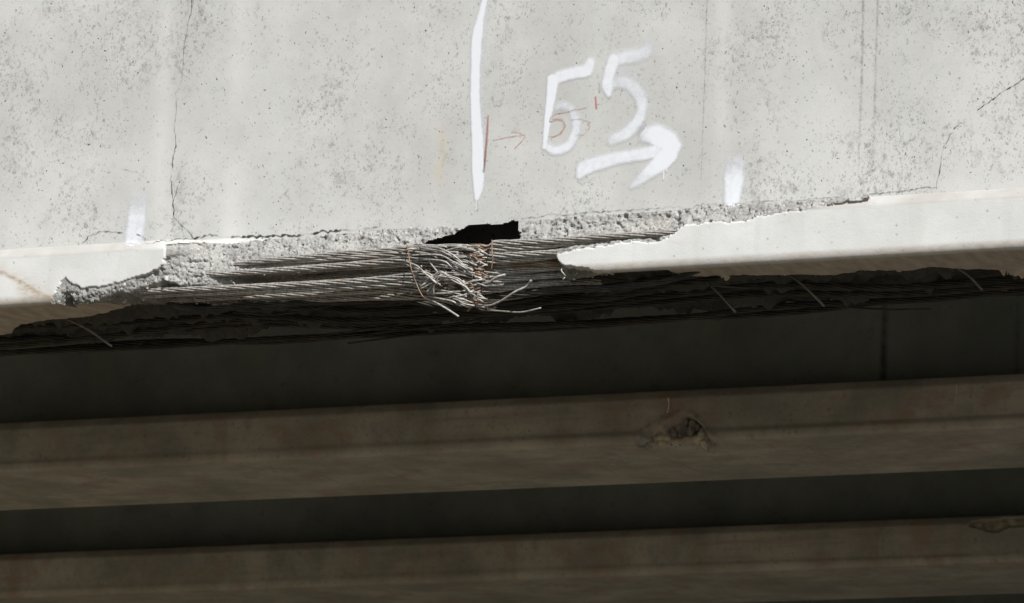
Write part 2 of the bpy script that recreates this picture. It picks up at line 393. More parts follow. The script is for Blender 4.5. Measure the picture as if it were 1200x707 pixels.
def fine_x(lo, hi, step, ends=16.0):
    a = np.arange(lo, hi+step/2, step)
    return np.concatenate([np.linspace(-ends, lo, 16)[:-1], a, np.linspace(hi, ends, 16)[1:]])

girder = empty('bridge_girder', (0, 0, 0), 'pale damaged concrete girder with snapped steel strands and white sprayed numbers', 'girder', 'bridge girders')
def build_near():
    Xs = fine_x(-1.62, 1.55, 0.0026)
    nx = len(Xs); zr = np.linspace(ZS, 0, NROW)
    X, Z = np.meshgrid(Xs, zr)
    F, d, hole, u, v, above = near_front(X, Z)
    # underside rows start where the front ends
    y0 = F[-1]; tt = np.linspace(0, 1, NU)[1:, None]
    y0c = np.minimum(y0, 0.3)
    Yu = y0c[None] + (FW-y0c[None])*tt; Xu = np.broadcast_to(Xs, Yu.shape)
    sp = np.array(STRIP, float); Zu, bu = unders(Xu, Yu, sp[:, 0], sp[:, 1])
    edge = sstep(0, 0.08, tt*np.ones_like(Yu))*0+1
    Zu = Zu*edge
    # back of the flange, ledge, web
    zb = [(FW+0.002, 0.08), (FW, T), (FW-0.02, LED0), (FW-WY, LED1), (FW-WY, WEBT)]
    Vf = np.stack([X, F, Z], -1); Vu = np.stack([Xu, Yu, Zu], -1)
    Vb = np.stack([np.stack([Xs, np.full(nx, y), np.full(nx, z)], -1) for y, z in zb])
    V = np.concatenate([Vf, Vu, Vb]); nr = V.shape[0]
    dmg = np.concatenate([d.astype(float), bu.astype(float), np.zeros((len(zb), nx))])
    A = np.zeros((nr, nx, 3))
    # stains: rust streak low on the left, dirty lower chamfer and intact underside, warm dust on the top chamfer
    st = np.zeros_like(u)
    cx = interp(u, [(-60, 315), (0, 321), (10, 323), (30, 333), (45, 342), (62, 352), (80, 360)])
    st = np.exp(-((v-cx)/2.6)**2)*(u < 68)*0.95 + 0.45*np.exp(-((v-cx-7)/9)**2)*sstep(18, 34, u)*(u < 75) + 0.22*np.exp(-((v-cx+6)/9)**2)*(u < 70)
    st = np.clip(st + 0.12*sstep(0.2, 0.5, fbm(X*5, Z*9, 41)), 0, 1)
    A[:NROW, :, 0] = st
    A[:NROW, :, 1] = 0.45*sstep(CH+0.001, CH*0.6, Z)*(0.5+1.0*np.clip(0.5+fbm(X*40, Z*120, 43), 0, 1))
    A[:NROW, :, 2] = 0.8*sstep(T-0.008, T-0.003, Z)*(Z < LED1+0.014)*(1-sstep(160, 198, u)*(u < 300))
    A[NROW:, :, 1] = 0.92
    # broken part: the same mask paints the underside's shade in near black
    Fc = gridfaces(nr, nx); dv = dmg.reshape(-1)[Fc].mean(1); hv = np.concatenate([hole.reshape(-1), np.zeros((nr-NROW)*nx, bool)])[Fc].any(1)
    Vr = V.reshape(-1, 3); Ar = A.reshape(-1, 3)
    keep = ~hv
    wm = np.zeros((nr, nx), bool); wm[:NROW] = (Z > LED1+0.008) | above; wm[-2:] = True; wv = wm.reshape(-1)[Fc].all(1)
    Vi, Fi, Ai = compact(Vr, Fc[keep & (dv <= 0.5) & ~wv], Ar)
    mesh_np('bottom_flange', Vi, Fi, MAT['flange'], girder, Ai)
    sheet_web = compact(Vr, Fc[keep & (dv <= 0.5) & wv], Ar)
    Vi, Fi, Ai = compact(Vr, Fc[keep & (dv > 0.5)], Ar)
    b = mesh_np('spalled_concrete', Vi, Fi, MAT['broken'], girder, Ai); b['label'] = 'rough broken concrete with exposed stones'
    # web
    zw = np.concatenate([np.arange(ZS, 0.96, 0.006), [1.0, WEBT]]); xw = fine_x(-1.62, 1.55, 0.006)
    XX, ZZ = np.meshgrid(xw, zw); P = np.stack([XX, np.full_like(XX, WY), ZZ], -1).reshape(-1, 3)
    P = np.concatenate([P, sheet_web[0]]); FF = np.concatenate([gridfaces(*XX.shape), sheet_web[1]+XX.size])
    u2, v2 = proj(P); A2 = np.zeros(P.shape)
    A2[:, 0] = 0.5*np.exp(-((u2-517+3*np.sin(v2*0.1))/6)**2)*sstep(135, 165, v2)*sstep(228, 205, v2) + 0.25*np.exp(-((u2-1108)/4)**2-((v2-57)/6)**2)
    wash = lambda c, s, a: a*np.exp(-((u2+(v2-140)*0.03+4*fbm(P[:, 2]*4, c, 17)-c)/s)**2)*(0.55+0.9*fbm(P[:, 0]*12, P[:, 2]*5, 19))
    A2[:, 1] = np.clip(wash(190, 12, 1.0)+wash(275, 14, 1.0)+wash(160, 8, .25)+wash(845, 11, .8)+wash(425, 12, .2)+wash(40, 18, .2), 0, 1)
    mesh_np('web', P, FF, MAT['web'], girder, A2)
    mk_top(girder, 0)
    # loose stones bedded in the break
    cand = np.argwhere(d & ~hole & (np.abs(X) < 1.5) & (F < 0.12)); pick = cand[rng.choice(len(cand), 1500, replace=False)]
    ico_v, ico_f = ico()
    VV = []; FF = []; CC = []; n = 0
    pal = np.array([(0.30, 0.295, 0.28), (0.24, 0.235, 0.22), (0.38, 0.375, 0.355), (0.27, 0.235, 0.20), (0.14, 0.138, 0.13), (0.32, 0.30, 0.265), (0.10, 0.10, 0.095)])
    for (i, j) in pick:
        r = 0.0012 + 0.0034*rng.random()**3
        q = ico_v*(1+0.35*(rng.random((len(ico_v), 1))-0.5))*r*np.array([1+0.5*rng.random(), 0.8, 0.7+0.5*rng.random()])
        a = rng.random()*6.28; ca, sa = math.cos(a), math.sin(a); q = np.stack([q[:, 0]*ca-q[:, 2]*sa, q[:, 1], q[:, 0]*sa+q[:, 2]*ca], -1)
        VV.append(q + V[i, j] + np.array([0, 0.45*r, 0])); FF.append(ico_f+n); n += len(q)
        CC.append(np.repeat(pal[rng.integers(len(pal))][None]*(0.8+0.4*rng.random()), len(q), 0))
    s = mesh_np('exposed_aggregate', np.concatenate(VV), np.concatenate(FF), MAT['stone'], girder, np.concatenate(CC), smooth=False); s['kind'] = 'stuff'

def ico():
    t = (1+5**.5)/2
    v = np.array([(-1, t, 0), (1, t, 0), (-1, -t, 0), (1, -t, 0), (0, -1, t), (0, 1, t), (0, -1, -t), (0, 1, -t), (t, 0, -1), (t, 0, 1), (-t, 0, -1), (-t, 0, 1)], float)
    v /= np.linalg.norm(v[0])
    f = np.array([(0, 11, 5), (0, 5, 1), (0, 1, 7), (0, 7, 10), (0, 10, 11), (1, 5, 9), (5, 11, 4), (11, 10, 2), (10, 7, 6), (7, 1, 8), (3, 9, 4), (3, 4, 2), (3, 2, 6), (3, 6, 8), (3, 8, 9), (4, 9, 5), (2, 4, 11), (6, 2, 10), (8, 6, 7), (9, 8, 1)])
    return v, f

def mk_top(parent, y):
    """top flange: tapered block under the deck"""
    pr = [(WY, WEBT), (0.06, WEBT+0.10), (0.06, TOP), (FW-0.06, TOP), (FW-0.06, WEBT+0.10), (FW-WY, WEBT)]
    V = [(x, y+p[0], p[1]) for p in pr for x in (-16, 16)]
    F4 = [(2*i, 2*i+1, 2*i+3, 2*i+2) for i in range(5)]
    o = mesh_np('top_flange', V, F4, MAT['old'], parent, np.zeros((12, 3)), smooth=False)
build_near()

# ---- inner girders
def inner_girder(i, label, chip=None):
    y = SP*i; g = empty('bridge_girder', (0, y, 0), label, 'girder', 'bridge girders')
    if chip: Xs = np.unique(np.concatenate([fine_x(chip['x0'], chip['x1'], 0.0035)]))
    else: Xs = np.linspace(-16, 16, 60)
    zr = np.concatenate([np.linspace(WEBT, 0.3, 10)[:-1], np.linspace(0.3, 0, 90 if chip else 40)])
    X, Z = np.meshgrid(Xs, zr); F = F0(Z) + 0.0
    A = np.zeros(X.shape+(3,))
    u, v = proj(np.stack([X, y+F, Z], -1))
    dmg = np.zeros_like(X)
    if chip:
        D = chip['f'](u, v, X, Z); F = F + np.clip(D, 0, None); dmg = (D > 0.004).astype(float)
    if i == 1:
        A[..., 1] += 0.5*np.exp(-((Z-0.028)/0.007)**2)*(0.4+sstep(-0.2, 0.3, fbm(X*6, Z*50, 71)))
    if i == 2: A[..., 1] += 0.35*np.exp(-((Z-0.026)/0.007)**2)*(0.4+sstep(-0.2, 0.3, fbm(X*6, Z*50, 72)))
    nu = 40 if chip else 8
    y0 = F[-1]; tt = np.linspace(0, 1, nu)[1:, None]**(1.6 if chip else 1)
    Yu = y0[None]+(FW-CH-y0[None])*tt; Zu = np.zeros_like(Yu); Xu = np.broadcast_to(Xs, Yu.shape)
    Au = np.zeros(Yu.shape+(3,))
    if chip and 'u' in chip:
        uu, vv = proj(np.stack([Xu, y+Yu, Zu], -1)); dz = np.clip(chip['u'](uu, vv, Xu, Yu), 0, None)
        Zu = Zu + dz
    zb = [(FW, CH), (FW, T), (FW-0.02, LED0), (FW-WY, LED1), (FW-WY, WEBT)]
    V = np.concatenate([np.stack([X, F, Z], -1), np.stack([Xu, Yu, Zu], -1)] + [np.stack([Xs, np.full(len(Xs), a), np.full(len(Xs), b)], -1)[None] for a, b in zb])
    AA = np.concatenate([A, Au, np.zeros((len(zb), len(Xs), 3))])
    nr, nc = V.shape[:2]; Fc = gridfaces(nr, nc); Vr = V.reshape(-1, 3); Ar = AA.reshape(-1, 3)
    row = np.arange(len(Fc))//(nc-1); nzr = len(zr); wrow = np.searchsorted(-zr, -LED1)   # rows above the ledge are web
    isweb = (row < wrow) | (row >= nr-2)
    dm = np.concatenate([dmg.reshape(-1), np.zeros((nr-nzr)*nc)])[Fc].mean(1) > 0.5
    for nm, sel in (('web', isweb & ~dm), ('bottom_flange', ~isweb & ~dm), ('spalled_concrete', dm)):
        if sel.any():
            Vi, Fi, Ai = compact(Vr, Fc[sel], Ar)
            if nm == 'spalled_concrete': Ai[:, 2] = np.clip(chip['tone'](*proj(Vi+np.array([0, y, 0])), Vi), 0, 1)
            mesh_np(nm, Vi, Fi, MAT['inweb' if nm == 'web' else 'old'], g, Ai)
    mk_top(g, 0)
    return g

def chip2(u, v, X, Z):
    j = 7*fbm(X*28, Z*28, 51)
    u = u + 9*fbm(X*35, Z*35, 56)
    top = interp(u, [(740, 530), (748, 512), (757, 503), (775, 497), (790, 487), (800, 483), (815, 487), (822, 500), (832, 512), (850, 516), (862, 519), (868, 530)])
    m = sstep(0, 6, v+j-top)*(u > 742)*(u < 866)*sstep(864, 840, u)
    return m*(0.030 + 0.045*np.clip(fbm(X*26, Z*26, 52)+0.25, 0, 1) + 0.020*(worley(X*28, Z*28, 53)-0.3))
def under2(u, v, X, Y):
    m = sstep(745, 760, u)*sstep(845, 825, u)*sstep(0.10, 0.06, Y+0.03*fbm(X*20, Y*20, 54)); return m*(0.025+0.03*fbm(X*30, Y*30, 55))
def tone2(u, v, V):
    return np.exp(-((u-776)/9)**2-((v-515)/8)**2)*0.8 + np.exp(-((u-820)/9)**2-((v-515)/7)**2) + 0.8*np.exp(-((u-812)/5)**2-((v-503)/4)**2)
def chip3(u, v, X, Z):
    top = interp(u, [(1128, 640), (1137, 614), (1150, 613), (1200, 609), (1202, 640)]); bot = interp(u, [(1130, 612), (1140, 618), (1150, 619), (1158, 622), (1168, 624), (1180, 618), (1198, 616)])
    return ((v > top-3) & (v+4*fbm(X*40, Z*40, 61) < bot) & (u > 1132) & (u < 1200))*(0.014+0.01*fbm(X*60, Z*60, 62))
xa = atY(740, 510, SP)[0]; xb = atY(872, 510, SP)[0]
g2 = inner_girder(1, 'shaded girder directly behind the damaged one, rocky chip in its lower edge', dict(x0=xa-0.02, x1=xb+0.02, f=chip2, u=under2, tone=tone2))
xa = atY(1120, 620, 2*SP)[0]; xb = atY(1215, 620, 2*SP)[0]
g3 = inner_girder(2, 'third shaded girder from the front, small pale chip high on its flange', dict(x0=xa, x1=xb, f=chip3, tone=lambda u, v, V: np.full(len(V), 0.75)))
g4 = inner_girder(3, 'darkest girder farthest back, only a sliver showing along the bottom edge')

# deck slab that the girders carry
dk = box('bridge_deck', (-16, -0.22, TOP+0.002), (16, SP*4+1.2, TOP+0.22), MAT['old'], None, 0.01)
dk['label'] = 'wide concrete deck slab resting on top of the girders'; dk['category'] = 'bridge deck'

# ------------------------------------------------------------------ steel
def catmull(pts, step):
    P = np.asarray(pts, float); P = np.vstack([2*P[0]-P[1], P, 2*P[-1]-P[-2]]); out = []
    for i in range(1, len(P)-2):
        n = max(2, int(np.linalg.norm(P[i+1]-P[i])/step)); t = np.linspace(0, 1, n, endpoint=False)[:, None]
        a, b, c, d = P[i-1], P[i], P[i+1], P[i+2]
        out.append(0.5*((2*b)+(-a+c)*t+(2*a-5*b+4*c-d)*t**2+(-a+3*b-3*c+d)*t**3))
    out.append(P[-2][None]); return np.vstack(out)
def frames(C):
    Tn = np.gradient(C, axis=0); Tn /= np.linalg.norm(Tn, axis=1)[:, None]
    up = np.array([0, 0.3, 1.0]); N = up - Tn*(Tn@up)[:, None]; N /= np.linalg.norm(N, axis=1)[:, None]; return N, np.cross(Tn, N)
def tubeV(C, r, k=6):
    N, B = frames(C); a = np.arange(k)*2*math.pi/k; r = np.broadcast_to(r, (len(C),))
    V = C[:, None]+r[:, None, None]*(np.cos(a)[None, :, None]*N[:, None]+np.sin(a)[None, :, None]*B[:, None])
    n = len(C); i = np.arange(n*k).reshape(n, k); F = np.stack([i[:-1], np.roll(i, -1, 1)[:-1], np.roll(i, -1, 1)[1:], i[1:]], -1).reshape(-1, 4)
    V = np.concatenate([V.reshape(-1, 3), C[:1], C[-1:]]); m = n*k
    cap = [(i[0, (j+1) % k], i[0, j], m, m) for j in range(k)] + [(i[-1, j], i[-1, (j+1) % k], m+1, m+1) for j in range(k)]
    return V, F, cap
def tube(name, C, r, mat, parent, k=6):
    V, F, cap = tubeV(C, r, k)
    me = bpy.data.meshes.new(name); me.from_pydata(V.tolist(), [], F.tolist()+[c[:3] for c in cap]); me.materials.append(mat)
    for p in me.polygons: p.use_smooth = True
    o = bpy.data.objects.new(name, me); scene.collection.objects.link(o); o.parent = parent; return o
PIT = 0.25
def strand(C, mat, parent=girder, R=0.0047, rw=0.00245, ph=None, loosen=0.0):
    """seven wire strand: six wires laid round a core; loosen opens the lay towards the last point"""
    N, B = frames(C); s = np.concatenate([[0], np.cumsum(np.linalg.norm(np.diff(C, axis=0), axis=1))])
    ph = rng.random()*6.28 if ph is None else ph; VV = []; FF = []; n = 0; ends = []
    open_ = 1+loosen*(s/s[-1])**4
    for j in range(6):
        a = ph + j*math.pi/3 + s*2*math.pi/PIT
        P = C + (R*open_*np.cos(a))[:, None]*N + (R*open_*np.sin(a))[:, None]*B
        V, F, cap = tubeV(P, rw, 5); VV.append(V); FF.append(np.concatenate([F, np.array(cap)])+n); n += len(V); ends.append(P[-2:])
    ends.append(C[-2:])
    V = np.concatenate(VV); F = np.concatenate(FF)
    quads = F[F[:, 2] != F[:, 3]]
    return mesh_np('strand', V, quads, mat, parent), ends
def path(pts):
    p = np.array(pts, float); return atY(p[:, 0], p[:, 1], p[:, 2])

# lit strands left of the break; (photo x, photo y, depth behind the flange face)
LEFT = [
 [(398, 299, .030), (430, 297, .022), (465, 293, .018), (490, 290, .016)],
 [(275, 311, .040), (300, 307, .026), (340, 303, .020), (400, 298, .016), (450, 295, .012), (480, 293, .010)],
 [(316, 309, .036), (360, 305, .024), (410, 302, .016), (460, 298, .010), (490, 295, .008)],
 [(196, 327, .050), (220, 323, .028), (280, 320, .022), (350, 315, .018), (430, 309, .012), (484, 303, .008)],
 [(300, 321, .060), (350, 318, .040), (400, 314, .030), (450, 311, .020), (492, 308, .014)],
 [(310, 327, .100), (360, 326, .080), (420, 325, .060), (460, 320, .045), (494, 314, .030)],
 [(130, 346, .045), (160, 342, .030), (230, 339, .024), (320, 335, .020), (400, 331, .016), (455, 327, .012), (488, 322, .010)],
 [(150, 349, .050), (200, 345, .036), (260, 343, .032), (350, 339, .026), (430, 335, .020), (492, 330, .014)],
 [(200, 352, .080), (280, 348, .060), (360, 345, .050), (430, 341, .038), (494, 338, .026)],
 [(250, 356, .110), (330, 353, .090), (420, 349, .070), (490, 347, .050)],
]
RIGHT = [
 [(806, 271, .040), (795, 272, .014), (750, 275, .006), (690, 279, .006), (640, 283, .010), (578, 286, .014)],
 [(800, 275, .040), (780, 275, .018), (730, 279, .014), (680, 283, .014), (630, 289, .016), (574, 292, .018)],
 [(756, 286, .040), (735, 288, .018), (700, 290, .012), (660, 295, .012), (620, 298, .016), (572, 300, .020)],
 [(720, 292, .040), (690, 294, .022), (650, 300, .022), (615, 304, .024), (570, 306, .026)],
 [(676, 306, .060), (650, 309, .040), (615, 309, .036), (568, 312, .034)],
 [(680, 312, .070), (650, 314, .052), (610, 317, .044), (570, 319, .040)],
 [(690, 322, .090), (650, 323, .070), (610, 326, .058), (568, 330, .050)],
 [(705, 330, .110), (660, 331, .090), (610, 336, .075), (566, 341, .064)],
 [(715, 338, .130), (660, 340, .110), (610, 346, .095), (568, 352, .080)],
]
def wire(pts3, mat, parent, r=0.0021, wob=0.0):
    C = catmull(pts3, 0.006)
    return tube('wire', C, r, mat, parent, 5)
def fray(st, ends, ubreak, sgn, mats, spread=1.0, drop=0.0):
    for e in ends:
        p0, p1 = e[0], e[1]; dr = (p1-p0)/np.linalg.norm(p1-p0); dr = dr*0.45+np.array([sgn*0.55, 0, -0.035]); dr /= np.linalg.norm(dr)
        uu, vv = proj(p1); L = max(0.03, abs(ubreak-uu)/480*(0.85+0.28*rng.random()))
        side = np.array([0, rng.normal()*0.8-0.3, rng.normal()*0.75-0.35])*0.0075*spread
        a = p1+dr*L*0.35+side*0.35; kink = np.array([0, rng.normal()*0.5, rng.normal()])*0.0035*spread
        b = p1+dr*L*0.7+side*0.9+kink+np.array([0, 0, -drop*0.4]); c = p1+dr*L+side*1.6-kink*0.6+np.array([0, 0, -drop])
        q3 = [a, b, c]
        for t_ in q3:
            pu, pv = proj(t_); lo = 286.5+3*rng.random()
            if pv < lo: t_[2] -= (lo-pv)/500
        wire([p1-dr*0.004, a, b, c], mats[rng.integers(len(mats))], st, 0.0020)
brk = [560, 558, 556, 557, 554, 553, 552, 552, 550, 549]
left_strands = []
for q, pts in enumerate(LEFT):
    st, en = strand(catmull(path(pts), 0.007), MAT['steel'], loosen=0.5); left_strands.append(st)
    fray(st, en, brk[q], 1, [MAT['bright'], MAT['bright'], MAT['steel']], 1.0, 0.006)
right_strands = []
for q, pts in enumerate(RIGHT):
    st, en = strand(catmull(path(pts), 0.007), MAT['rusty'] if q == 4 else MAT['steel'], loosen=0.4); right_strands.append(st)
    fray(st, en, 558-q, -1, [MAT['rusty'], MAT['steel'], MAT['rusty']], 0.8, 0.006 if q < 3 else 0.0)
for q in range(10):
    vb = [289, 294, 298, 303, 309, 316, 323, 332, 341, 350][q]
    for m_ in range(4):
        u0 = 538+rng.random()*14; v0 = vb+rng.normal()*3; dv = rng.normal()*4
        wire(path([(u0, max(v0, 288), .012), (u0+7, max(v0+dv*.4, 287), .0), (u0+13, max(v0+dv, 287), -.004), (u0+16+6*rng.random(), max(v0+dv*1.6+1, 288), .006)]), MAT['rusty' if m_ % 2 else 'steel'], left_strands[q], 0.0020)
    for m_ in range(2):
        u0 = 500+rng.random()*22; v0 = vb+rng.normal()*3; dv = rng.normal()*3+1
        wire(path([(u0, max(v0, 289), .010), (u0+14, max(v0+dv*.5, 289), -.006), (u0+28, max(v0+dv, 288), -.008), (u0+38, max(v0+dv*2, 288), .002)]), MAT['steel'], left_strands[q], 0.0020)
for q in range(70):
    u0 = 492+rng.random()*62; v0 = 290+rng.random()*(62 if u0 > 515 else 45); par_ = left_strands[int(min(9, max(0, (v0-288)/6.5)))]
    L_ = 8+16*rng.random(); sl_ = rng.normal()*0.35+0.1; cv = rng.normal()*2.5; y_ = 0.012-0.022*rng.random()
    wire(path([(u0, v0, y_+.008), (u0+L_*.4, max(288, v0+sl_*L_*.4+cv), y_), (u0+L_*.75, max(288, v0+sl_*L_*.8+cv*.6), y_-.002), (u0+L_, max(288, v0+sl_*L_), y_+.004)]), MAT[('steel', 'rusty', 'bright', 'dark')[q % 4]], par_, 0.0016)
# single bent wires that stand out of the fray
def loose(pts, par, mat='bright', r=0.0018):
    p = np.array(pts, float); p[:, :2] += rng.normal(size=(len(p), 2))*1.3; p[:, 2] += rng.normal(size=len(p))*0.004
    wire(path(p), MAT[mat], par, r)
for k_ in range(5):
    loose([(496-k_, 331+2*k_, -.004), (505+2*k_, 323+1.5*k_, -.012), (515+2*k_, 319+2.0*k_, -.018), (528+2*k_, 323+2*k_, -.018), (540+2*k_, 330+2.6*k_, -.012), (549+1.2*k_, 336+3*k_, -.004)], left_strands[7])
for k_ in range(3):
    loose([(500+3*k_, 343+k_, -.004), (506+3*k_, 335+k_, -.012), (513+3*k_, 324+1.5*k_, -.02), (519+3*k_, 320+2*k_, -.02)], left_strands[8])
for k_ in range(4):
    loose([(474+3*k_, 307+2*k_, .0), (488+3*k_, 313+2.4*k_, -.012), (499+3*k_, 321+2.5*k_, -.016), (508+3*k_, 327+2.5*k_, -.010)], left_strands[5])
for k_ in range(6):
    loose([(505+4*k_, 338+3*k_, .01), (522+3*k_, 341+3*k_, -.004), (536+2*k_, 346+2.6*k_, -.008), (549+1.5*k_, 349+2.4*k_, -.004)], left_strands[8], 'bright' if k_ % 3 else 'steel')
for k_ in range(5):
    loose([(492, 291+3*k_, .0), (512+2*k_, 293+3*k_, -.012), (532, 300+3.5*k_, -.016), (546+2*k_, 312+3*k_, -.008)], left_strands[2+k_ % 3])
loose([(500, 350, .02), (512, 356, .005), (525, 364, -.006), (538, 371, -.012)], left_strands[9], 'bright', 0.0023)
loose([(478, 287, .0), (480, 300, -.012), (484, 318, -.02), (490, 335, -.016), (496, 345, -.01), (503, 351, .0)], left_strands[0], 'rusty', 0.0013)
loose([(580, 283, .0), (577, 292, -.012), (575, 304, -.012), (574, 317, .0)], right_strands[0], 'rusty', 0.0014)
loose([(556, 358, .03), (572, 355, .01), (590, 350, -.004), (606, 342, -.012), (616, 335, -.012), (621, 327, -.008)], right_strands[7], 'bright', 0.0027)
loose([(570, 363, .05), (590, 366, .03), (612, 367, .02), (632, 361, .01)], right_strands[8], 'steel', 0.0019)
loose([(660, 311, .02), (659, 318, .0), (663, 324, .0), (660, 326, .0)], right_strands[5], 'steel', 0.0016)
loose([(563, 333, .01), (572, 330, -.004), (583, 326, -.008), (592, 322, -.004)], right_strands[6], 'bright', 0.003)
loose([(470, 296, .0), (474, 292, -.01), (480, 290, -.012), (489, 291, -.01)], left_strands[1], 'bright', 0.002)
loose([(487, 322, -.005), (491, 316, -.014), (494, 312, -.014)], left_strands[6], 'bright', 0.0017)

# long strands hanging in the broken underside, shade painted in by dark steel
for q, (yy, zz, sag) in enumerate([(.075, -.004, .012), (.12, .004, .014), (.165, -.002, .020), (.21, .008, .016), (.27, .002, .022), (.33, -.004, .014), (.40, .004, .020), (.46, .004, .016), (.52, .014, .018)]):
    x0, x1 = (-1.75, 1.75)
    if yy < .25: x0, x1 = -0.98+0.5*yy, 0.42+0.9*yy
    xs = np.linspace(x0, x1, 12)
    C = np.stack([xs, yy+0.07*fbm(xs*1.7+q*7, xs*0, 81), zz - sag*np.exp(-(xs/0.6)**2)*0.7 + 0.030*fbm(xs*2.4+q*3, xs*0, 83)], -1)
    if yy < .25: C[0, 2] = 0.03; C[-1, 2] = 0.03
    strand(catmull(C, 0.009), MAT['dark'])
# broken ends that droop from the middle of the underside
for q in range(10):
    y_ = 0.09+0.04*q; x_ = -0.55+1.1*rng.random(); sg = 1 if rng.random() > .5 else -1
    C = np.array([(x_, y_, .012), (x_+sg*.12, y_+.01, -.008), (x_+sg*.25, y_, -.016-.012*rng.random()), (x_+sg*.36, y_-.01, -.016-.02*rng.random())])
    tube('wire', catmull(C, 0.01), 0.0022, MAT['dark'], left_strands[q % len(left_strands)], 5)
# stirrup legs poking out of the underside
for (a, b) in (((812, 318), (862, 366)), ((916, 316), (966, 359)), ((1118, 312), (1151, 340)), ((72, 371), (131, 406))):
    p = atY(np.array([a[0]]), np.array([a[1]]), 0.19)[0]; e = atY(np.array([b[0]]), np.array([b[1]]), 0.165)[0]
    C = catmull([p, p*0.5+e*0.5+np.array([0, 0, 0.006]), e], 0.01)
    tube('stirrup', C, 0.0026, MAT['bar'], girder, 8)

# ------------------------------------------------------------------ marks on the concrete
def hit(u, v, off=0.0013):
    """where the sight line through a pixel meets the near girder, lifted off the surface a little"""
    u = np.asarray(u, float); v = np.asarray(v, float); res = np.full(u.shape, WY)
    done = np.zeros(u.shape, bool)
    for Y in np.arange(-0.01, WY+0.0005, 0.0025):
        P = atY(u, v, np.full(u.shape, Y)); F = near_front(P[..., 0], P[..., 2])[0]
        h = (~done) & (F <= Y); res[h] = Y; done |= h
    return atY(u, v, np.minimum(res, WY)-off)
def seg_alpha(U, V, pts, wd, soft, op=1.0):
    """soft brush along a polyline, width given per point"""
    A = np.zeros_like(U); pts = np.asarray(pts, float); wd = np.broadcast_to(np.asarray(wd, float), (len(pts),)); op = np.broadcast_to(np.asarray(op, float), (len(pts),))
    for i in range(len(pts)-1):
        a, b = pts[i], pts[i+1]; d = b-a; L = d@d+1e-9
        t = np.clip(((U-a[0])*d[0]+(V-a[1])*d[1])/L, 0, 1)
        dist = np.hypot(U-a[0]-t*d[0], V-a[1]-t*d[1]); r = (wd[i]*(1-t)+wd[i+1]*t)/2; o = op[i]*(1-t)+op[i+1]*t
        A = np.maximum(A, o*sstep(r+soft*1.6, r-soft*1.1, dist))
    return A
def smooth2(p):
    p = np.asarray(p, float); q = catmull(np.c_[p, np.zeros(len(p))], 1e9)[:, :2]
    P = np.vstack([2*p[0]-p[1], p, 2*p[-1]-p[-2]]); out = []
    for i in range(1, len(P)-2):
        t = np.linspace(0, 1, 5, endpoint=False)[:, None]; a, b, c, d = P[i-1:i+3]
        out.append(0.5*((2*b)+(c-a)*t+(2*a-5*b+4*c-d)*t**2+(-a+3*b-3*c+d)*t**3))
    return np.vstack(out+[p[-1:]])
def smooth1(w_, n):
    w_ = np.broadcast_to(np.asarray(w_, float), (n,)); return np.interp(np.linspace(0, n-1, 5*(n-1)+1), np.arange(n), w_)
def mark(name, strokes, mat, parent=None, step=1.0, plane=None, jit=0.0, lab=None):
    allp = np.vstack([np.asarray(s[0], float) for s in strokes]); pad = 16
    uu = np.arange(allp[:, 0].min()-pad, allp[:, 0].max()+pad, step); vv = np.arange(allp[:, 1].min()-pad, allp[:, 1].max()+pad, step)
    U, V = np.meshgrid(uu, vv); A = np.zeros_like(U)
    Uj = U+jit*fbm(U*0.15, V*0.15, 91)*2; Vj = V+jit*fbm(U*0.15, V*0.15, 95)*2
    for s in strokes:
        if len(s[0]) > 3 and step >= 1: s = (smooth2(s[0]), smooth1(s[1], len(s[0])), s[2], smooth1(s[3], len(s[0])))
        A = np.maximum(A, seg_alpha(Uj, Vj, s[0], np.asarray(s[1])*(1.3 if mat is MAT['paint'] and len(s[0]) > 2 else 1.0), *s[2:]))
    F = gridfaces(*U.shape); k = A.reshape(-1)[F].max(1) > 0.05; F = F[k]
    Uf, Vf, Af = U.reshape(-1), V.reshape(-1), A.reshape(-1)
    used = np.unique(F); mp = np.full(Uf.size, -1); mp[used] = np.arange(len(used))
    if plane is None: P = atY(Uf[used], Vf[used], np.full(len(used), WY-0.0013))
    elif plane == 'hit': P = hit(Uf[used], Vf[used])
    else: P = atY(Uf[used], Vf[used], np.full(len(used), plane))
    par = parent or girder
    P = P - np.array(par.location)
    o = mesh_np(name, P, mp[F][:, ::-1], mat, par, np.stack([Af[used]]*3, -1))
    o.visible_shadow = True
    if lab: o['label'] = lab
    return o
Zm = lambda pts: [(520+x/2.72, y/2.72) for x, y in pts]
pa = MAT['paint']
mark('painted_stripe', [([(570, -12), (567, 4), (563, 22), (559.7, 40), (558, 59), (557.5, 77), (556.8, 107), (558, 140), (559.6, 165), (560.4, 198), (560.6, 219), (559, 232)], [4, 5, 6, 9, 9, 8, 8, 9, 10, 11, 9, 4], 2.0, .95),
     ([(572, 0), (567, 30), (564, 60), (562, 105), (564, 150), (565, 205), (561, 228)], [4, 8, 8, 8, 8, 9, 5], 5, .45), ([(558.5, 230), (557.3, 247)], [1.4, 1.0], .8, .9), ([(560.5, 230), (560.5, 240)], [1.2, .8], .8, .7)], pa, lab='long white sprayed stripe')
mark('painted_digit', [(Zm([(467, 200), (455, 225), (420, 232), (370, 245), (348, 262)]), [8, 11, 10, 10, 9], 2.6, .85), (Zm([(348, 255), (342, 310), (333, 370), (326, 430), (321, 470)]), [10, 8, 6, 4.5, 3.5], 2.0, .97),
     (Zm([(340, 350), (375, 335), (405, 350), (422, 385), (420, 425), (395, 465), (355, 480), (325, 465)]), [7, 7, 7, 8, 8, 8, 8, 6], 3.2, [.5, .55, .6, .7, .75, .85, .85, .8])], pa, lab='first white sprayed figure, closed at the bottom')
